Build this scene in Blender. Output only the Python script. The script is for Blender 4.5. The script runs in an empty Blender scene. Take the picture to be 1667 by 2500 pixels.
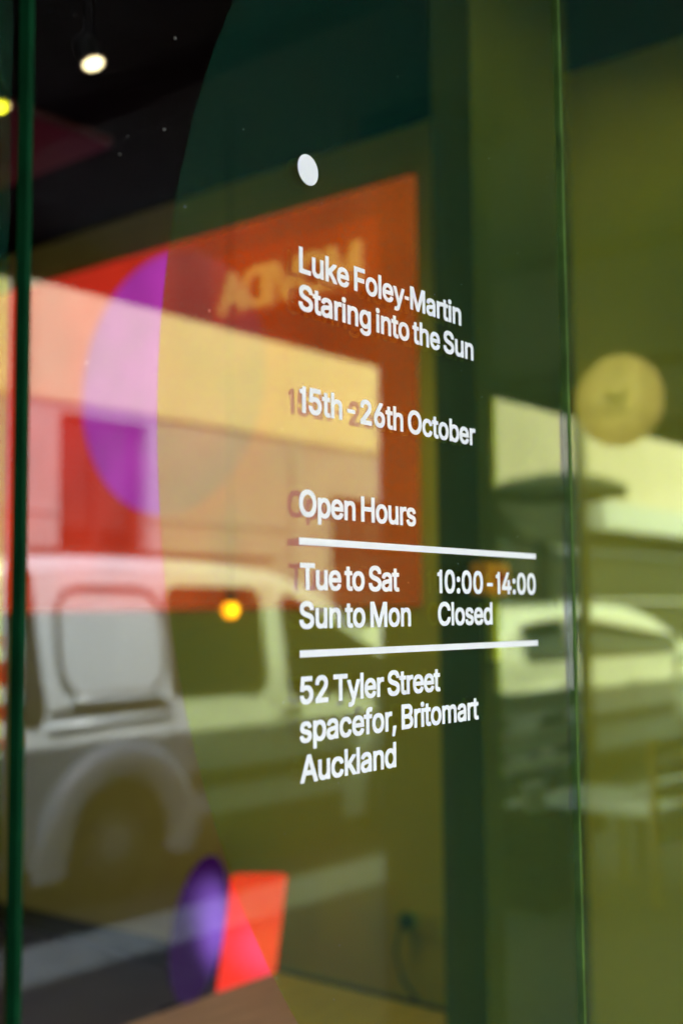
import bpy, bmesh, math, json, random
from mathutils import Vector, Matrix

S = bpy.context.scene
COL = S.collection
R = math.radians
random.seed(7)

# ------------------------------------------------------------ camera, sky, sun, exposure
cd = bpy.data.cameras.new('camera'); cam = bpy.data.objects.new('camera', cd); COL.objects.link(cam)
cd.sensor_fit = 'VERTICAL'; cd.sensor_height = 36; cd.lens = 41.79
cd.clip_start = 0.05; cd.clip_end = 400
th, pi_, ro = R(38.9), R(5.0), R(-0.54)
fh = Vector((math.cos(th), math.sin(th), 0)); r0 = Vector((math.sin(th), -math.cos(th), 0)); up = Vector((0, 0, 1))
fw = fh*math.cos(pi_) + up*math.sin(pi_); u0 = -fh*math.sin(pi_) + up*math.cos(pi_)
rr = r0*math.cos(ro) + u0*math.sin(ro); uu = -r0*math.sin(ro) + u0*math.cos(ro)
M3 = Matrix((rr, uu, -fw)).transposed()
cam.matrix_world = Matrix.Translation((0, -0.6, 1.52)) @ M3.to_4x4()
cd.dof.use_dof = True; cd.dof.focus_distance = 1.02; cd.dof.aperture_fstop = 3.1
S.camera = cam

w = bpy.data.worlds.new('World'); S.world = w; w.use_nodes = True
nt = w.node_tree; bg = nt.nodes['Background']
sky = nt.nodes.new('ShaderNodeTexSky'); sky.sky_type = 'NISHITA'; sky.sun_disc = False
SUN_EL, SUN_AZ = R(53.5), R(14)           # azimuth measured from +Y towards -X
sky.sun_elevation = SUN_EL; sky.sun_rotation = -SUN_AZ
sky.air_density = 1.2; sky.dust_density = 1.5
nt.links.new(sky.outputs[0], bg.inputs[0]); bg.inputs[1].default_value = 0.15
sd = bpy.data.lights.new('sun', 'SUN'); sd.energy = 4.2; sd.angle = R(0.5); sd.color = (1, .95, .86)
sun = bpy.data.objects.new('sun', sd); COL.objects.link(sun)
sv = Vector((-math.sin(SUN_AZ)*math.cos(SUN_EL), math.cos(SUN_AZ)*math.cos(SUN_EL), math.sin(SUN_EL)))
sun.rotation_euler = sv.to_track_quat('Z', 'Y').to_euler(); sun.location = (0, 0, 20)

S.view_settings.view_transform = 'Standard'; S.view_settings.look = 'None'
S.view_settings.gamma = 1; S.view_settings.use_curve_mapping = False
S.view_settings.exposure = 2.85
S.render.engine = 'CYCLES'
S.cycles.use_denoising = True
S.cycles.max_bounces = 8; S.cycles.transparent_max_bounces = 24
S.cycles.sample_clamp_indirect = 4.0
S.cycles.caustics_reflective = False; S.cycles.caustics_refractive = False

# ------------------------------------------------------------ materials
def mat(name, col, rough=.6, metal=0, noise=.12, scale=8, coat=0, bump=0, col2=None, stretch=(1, 1, 1), spec=.5):
    m = bpy.data.materials.new(name); m.use_nodes = True; t = m.node_tree; b = t.nodes['Principled BSDF']
    b.inputs['Roughness'].default_value = rough; b.inputs['Metallic'].default_value = metal
    b.inputs['Coat Weight'].default_value = coat; b.inputs['Coat Roughness'].default_value = .05
    b.inputs['Specular IOR Level'].default_value = spec
    tc = t.nodes.new('ShaderNodeTexCoord'); mp = t.nodes.new('ShaderNodeMapping'); mp.inputs['Scale'].default_value = stretch
    nz = t.nodes.new('ShaderNodeTexNoise'); nz.inputs['Scale'].default_value = scale; nz.inputs['Detail'].default_value = 5
    t.links.new(tc.outputs['Object'], mp.inputs[0]); t.links.new(mp.outputs[0], nz.inputs['Vector'])
    cr = t.nodes.new('ShaderNodeValToRGB')
    c2 = col2 or tuple(c*(1+noise) for c in col); c1 = tuple(c*(1-noise) for c in col) if not col2 else col
    cr.color_ramp.elements[0].position = .3; cr.color_ramp.elements[1].position = .7
    cr.color_ramp.elements[0].color = (*c1, 1); cr.color_ramp.elements[1].color = (*c2, 1)
    t.links.new(nz.outputs['Fac'], cr.inputs[0]); t.links.new(cr.outputs[0], b.inputs['Base Color'])
    if bump:
        bp = t.nodes.new('ShaderNodeBump'); bp.inputs['Strength'].default_value = bump; bp.inputs['Distance'].default_value = .01
        t.links.new(nz.outputs['Fac'], bp.inputs['Height']); t.links.new(bp.outputs[0], b.inputs['Normal'])
    return m

def emit(name, col, strength):
    m = bpy.data.materials.new(name); m.use_nodes = True; t = m.node_tree; t.nodes.clear()
    e = t.nodes.new('ShaderNodeEmission'); o = t.nodes.new('ShaderNodeOutputMaterial')
    e.inputs[0].default_value = (*col, 1); e.inputs[1].default_value = strength
    t.links.new(e.outputs[0], o.inputs[0]); return m

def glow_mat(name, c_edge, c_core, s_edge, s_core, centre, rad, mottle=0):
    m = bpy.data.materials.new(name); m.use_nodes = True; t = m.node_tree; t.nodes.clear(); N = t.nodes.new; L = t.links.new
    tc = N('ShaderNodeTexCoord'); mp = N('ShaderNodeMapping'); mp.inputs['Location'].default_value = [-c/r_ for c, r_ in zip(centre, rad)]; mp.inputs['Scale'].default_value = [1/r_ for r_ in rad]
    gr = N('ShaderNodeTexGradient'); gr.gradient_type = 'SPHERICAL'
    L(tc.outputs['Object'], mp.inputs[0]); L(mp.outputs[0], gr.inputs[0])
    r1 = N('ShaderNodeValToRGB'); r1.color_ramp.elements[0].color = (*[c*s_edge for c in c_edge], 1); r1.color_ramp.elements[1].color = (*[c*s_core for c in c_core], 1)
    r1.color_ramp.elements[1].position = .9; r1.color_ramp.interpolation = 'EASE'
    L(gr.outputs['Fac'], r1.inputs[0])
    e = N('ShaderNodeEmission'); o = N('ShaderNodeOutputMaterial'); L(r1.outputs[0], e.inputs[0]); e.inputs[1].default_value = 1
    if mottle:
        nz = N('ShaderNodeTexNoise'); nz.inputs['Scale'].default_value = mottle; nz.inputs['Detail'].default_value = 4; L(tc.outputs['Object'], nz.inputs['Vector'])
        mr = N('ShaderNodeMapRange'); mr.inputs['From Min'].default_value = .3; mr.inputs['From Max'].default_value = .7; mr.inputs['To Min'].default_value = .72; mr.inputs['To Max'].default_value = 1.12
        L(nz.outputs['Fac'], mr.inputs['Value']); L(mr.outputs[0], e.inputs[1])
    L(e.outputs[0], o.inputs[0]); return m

def pane_mat(name, trans, refl, r0=.05, gain=1.0, haze=None, haze_fac=0.0, ripple=0.0):
    """thin sheet: sees through straight, mirrors by Schlick's law on the angle"""
    m = bpy.data.materials.new(name); m.use_nodes = True; t = m.node_tree; t.nodes.clear()
    N = t.nodes.new; L = t.links.new
    g = N('ShaderNodeNewGeometry'); dp = N('ShaderNodeVectorMath'); dp.operation = 'DOT_PRODUCT'
    L(g.outputs['Normal'], dp.inputs[0]); L(g.outputs['Incoming'], dp.inputs[1])
    def mt(op, a, b=None):
        n = N('ShaderNodeMath'); n.operation = op
        for i, v in enumerate((a, b)):
            if v is None: continue
            if isinstance(v, (int, float)): n.inputs[i].default_value = v
            else: L(v, n.inputs[i])
        return n.outputs[0]
    c = mt('ABSOLUTE', dp.outputs['Value']); f = mt('POWER', mt('SUBTRACT', 1.0, c), 5.0)
    fac = mt('MULTIPLY', mt('ADD', mt('MULTIPLY', f, 1-r0), r0), gain)
    fac = mt('MINIMUM', fac, .95)
    tr = N('ShaderNodeBsdfTransparent'); tr.inputs[0].default_value = (*trans, 1)
    gl = N('ShaderNodeBsdfGlossy'); gl.inputs['Color'].default_value = (*refl, 1); gl.inputs['Roughness'].default_value = 0.0
    if ripple:
        tc = N('ShaderNodeTexCoord'); mp = N('ShaderNodeMapping'); mp.inputs['Scale'].default_value = (260, 1, 3)
        nz = N('ShaderNodeTexNoise'); nz.inputs['Scale'].default_value = 1; nz.inputs['Detail'].default_value = 2
        bp = N('ShaderNodeBump'); bp.inputs['Strength'].default_value = ripple; bp.inputs['Distance'].default_value = .0002
        L(tc.outputs['Object'], mp.inputs[0]); L(mp.outputs[0], nz.inputs['Vector']); L(nz.outputs['Fac'], bp.inputs['Height'])
        L(bp.outputs[0], gl.inputs['Normal'])
    mx = N('ShaderNodeMixShader'); L(fac, mx.inputs[0]); L(tr.outputs[0], mx.inputs[1]); L(gl.outputs[0], mx.inputs[2])
    out = N('ShaderNodeOutputMaterial'); last = mx.outputs[0]
    if haze:
        df = N('ShaderNodeBsdfDiffuse'); df.inputs[0].default_value = (*haze, 1)
        m2 = N('ShaderNodeMixShader'); m2.inputs[0].default_value = haze_fac
        L(last, m2.inputs[1]); L(df.outputs[0], m2.inputs[2]); last = m2.outputs[0]
    L(last, out.inputs[0]); return m

M = {}
M['glass_front'] = pane_mat('glass_front', (.97, .985, .97), (.98, 1, 1), .055, .70)
M['glass_back'] = pane_mat('glass_back', (.985, .99, .985), (1, .99, .96), .05, .85)
M['film'] = pane_mat('yellow_film', (.80, .98, .08), (1, .87, .28), .06, .52, (.07, .54, .40), .030, ripple=.08)
M['edge'] = mat('green_glass_edge', (.001, .030, .010), .7, noise=.3, scale=30, spec=.05)
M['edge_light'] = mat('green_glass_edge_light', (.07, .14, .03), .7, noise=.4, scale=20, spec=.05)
M['vinyl'] = mat('white_vinyl', (.80, .85, .92), .55, noise=.015, scale=40)
M['dust'] = mat('dust', (.6, .6, .55), .9)
M['black'] = mat('black_ceiling', (.005, .005, .0045), .9, spec=0)
M['soffit'] = mat('canopy_soffit', (.004, .004, .0045), .8)
M['interior_wall'] = mat('interior_wall', (.42, .33, .11), .9, spec=.1, noise=.06, scale=1.5)
M['interior_floor'] = mat('interior_floor', (.05, .045, .04), .6, noise=.2, scale=3)
M['column'] = mat('column_paint', (.06, .055, .028), .9, noise=.1, scale=3, spec=.1)
M['darkred'] = mat('dark_red_patch', (.05, .008, .008), .7)
M['wood'] = mat('bench_wood', (.42, .26, .14), .5, noise=.2, scale=6, stretch=(1, 8, 8))
M['metal_dark'] = mat('dark_metal', (.008, .008, .008), .8, spec=.05)
M['footpath'] = mat('bluestone', (.09, .092, .10), .85, noise=.25, scale=14, bump=.3)
M['kerb'] = mat('kerb_concrete', (.70, .68, .58), .9, noise=.2, scale=10, bump=.3)
M['road'] = mat('asphalt', (.045, .045, .045), .9, noise=.3, scale=40, bump=.4)
M['cream'] = mat('cream_render', (.62, .56, .40), .85, noise=.05, scale=2)
M['cream_dull'] = mat('cream_render_dimmed', (.41, .38, .31), .85, noise=.07, scale=2)  # darker copy of the cream, countering the brighter grazing reflection
M['lowwall'] = mat('pinkish_wall', (.32, .33, .34), .85, noise=.08, scale=2)
M['shopfront'] = mat('dark_shopfront', (.035, .04, .03), .9, noise=.2, scale=1, spec=.1)
M['cornice'] = mat('grey_cornice', (.38, .42, .44), .8)
M['darkglass'] = mat('dark_glass', (.008, .009, .01), .06, noise=0)
M['frame'] = mat('window_frame', (.03, .025, .022), .5)
M['van'] = mat('silver_paint', (.76, .85, .93), .30, metal=.25, noise=.02, coat=.6)
M['van_groove'] = mat('van_groove', (.16, .16, .17), .5)
M['van_plastic'] = mat('van_plastic', (.035, .03, .028), .6)
M['white_car'] = mat('white_car_paint', (.55, .60, .58), .3, noise=.02, coat=.7)
M['tyre'] = mat('tyre', (.012, .012, .012), .85)
M['rim'] = mat('wheel_rim', (.5, .5, .48), .4, metal=.2)
M['tail_red'] = mat('tail_red', (.55, .02, .015), .2, coat=1)
M['tail_white'] = mat('tail_white', (.8, .8, .78), .2, coat=1)
M['umbrella'] = mat('umbrella_fabric', (.012, .02, .012), .9)
M['pole'] = mat('painted_pole', (.03, .035, .03), .5)
M['white_slat'] = mat('white_paint', (.90, .90, .87), .5, noise=.05)
M['yellow_wood'] = mat('yellow_timber', (.55, .36, .08), .6)
M['sign_red'] = mat('sign_red', (.42, .02, .008), .5)
M['sign_cream'] = mat('sign_letter', (.80, .62, .36), .6)
M['disc_cream'] = mat('disc_sign', (.80, .64, .36), .6, noise=.06, scale=6)
M['disc_mark'] = mat('disc_mark', (.16, .12, .05), .7)
M['plastic_blue'] = mat('blue_plastic', (.004, .02, .035), .4)
M['plastic_yellow'] = mat('yellow_plastic', (.35, .28, .03), .4)
M['orange'] = mat('orange_plastic', (.75, .22, .01), .4)
M['facade'] = mat('shop_facade', (.05, .05, .05), .7)

# ------------------------------------------------------------ mesh helpers
def obj(name, bm, m, parent=None, smooth=False, loc=None):
    me = bpy.data.meshes.new(name); bm.normal_update(); bm.to_mesh(me); bm.free()
    for x in (m if isinstance(m, (list, tuple)) else [m]): me.materials.append(x)
    if smooth:
        for p in me.polygons: p.use_smooth = True
    o = bpy.data.objects.new(name, me); COL.objects.link(o)
    if parent: o.parent = parent
    if loc: o.location = loc
    return o

def box(bm, x0, x1, y0, y1, z0, z1, mi=0):
    vs = [bm.verts.new(p) for p in ((x0,y0,z0),(x1,y0,z0),(x1,y1,z0),(x0,y1,z0),(x0,y0,z1),(x1,y0,z1),(x1,y1,z1),(x0,y1,z1))]
    fs = []
    for f in ((3,2,1,0),(4,5,6,7),(0,1,5,4),(1,2,6,5),(2,3,7,6),(3,0,4,7)):
        fc = bm.faces.new([vs[i] for i in f]); fc.material_index = mi; fs.append(fc)
    return fs

def boxo(name, dims, m, parent=None, bevel=0):
    bm = bmesh.new(); box(bm, *dims)
    if bevel: bmesh.ops.bevel(bm, geom=bm.edges[:], offset=bevel, segments=2, affect='EDGES', profile=.6)
    return obj(name, bm, m, parent)

def tube(bm, pts, r, seg=10, cap=True):
    rings = []
    P = [Vector(p) for p in pts]
    for i, p in enumerate(P):
        d = (P[min(i+1, len(P)-1)] - P[max(i-1, 0)]).normalized()
        a = d.orthogonal().normalized() if abs(d.z) > .9 else d.cross(Vector((0,0,1))).normalized()
        b = d.cross(a); rad = r[i] if isinstance(r, (list, tuple)) else r
        rings.append([bm.verts.new(p + a*rad*math.cos(2*math.pi*k/seg) + b*rad*math.sin(2*math.pi*k/seg)) for k in range(seg)])
    for q, s in zip(rings, rings[1:]):
        for k in range(seg): bm.faces.new((q[k], q[(k+1)%seg], s[(k+1)%seg], s[k]))
    if cap: bm.faces.new(rings[0][::-1]); bm.faces.new(rings[-1])

def lathe(bm, prof, c, axis='Z', seg=32):
    """prof: (radius, along)"""
    rings = []
    for r_, a in prof:
        ring = []
        for k in range(seg):
            t = 2*math.pi*k/seg; x, y = r_*math.cos(t), r_*math.sin(t)
            v = {'Z': (x, y, a), 'Y': (x, a, y), 'X': (a, x, y)}[axis]
            ring.append(bm.verts.new(Vector(c)+Vector(v)))
        rings.append(ring)
    for q, s in zip(rings, rings[1:]):
        for k in range(seg): bm.faces.new((q[k], q[(k+1)%seg], s[(k+1)%seg], s[k]))
    for e in (rings[0], rings[-1]):
        try: bm.faces.new(e)
        except Exception: pass
    bmesh.ops.recalc_face_normals(bm, faces=bm.faces[:])

def tag(o, label=None, cat=None, group=None, kind=None):
    if label: o['label'] = label
    if cat: o['category'] = cat
    if group: o['group'] = group
    if kind: o['kind'] = kind
    return o

def empty(name, loc, label, cat, group=None):
    o = bpy.data.objects.new(name, None); COL.objects.link(o); o.location = loc
    o.empty_display_size = .1
    bpy.context.view_layer.update()
    return tag(o, label, cat, group)

def adopt(root):
    """children were built in world coordinates: keep them where they stand"""
    inv = Matrix.Translation(root.location).inverted()
    for c in list(root.children): c.matrix_parent_inverse = inv
    return root

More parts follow.
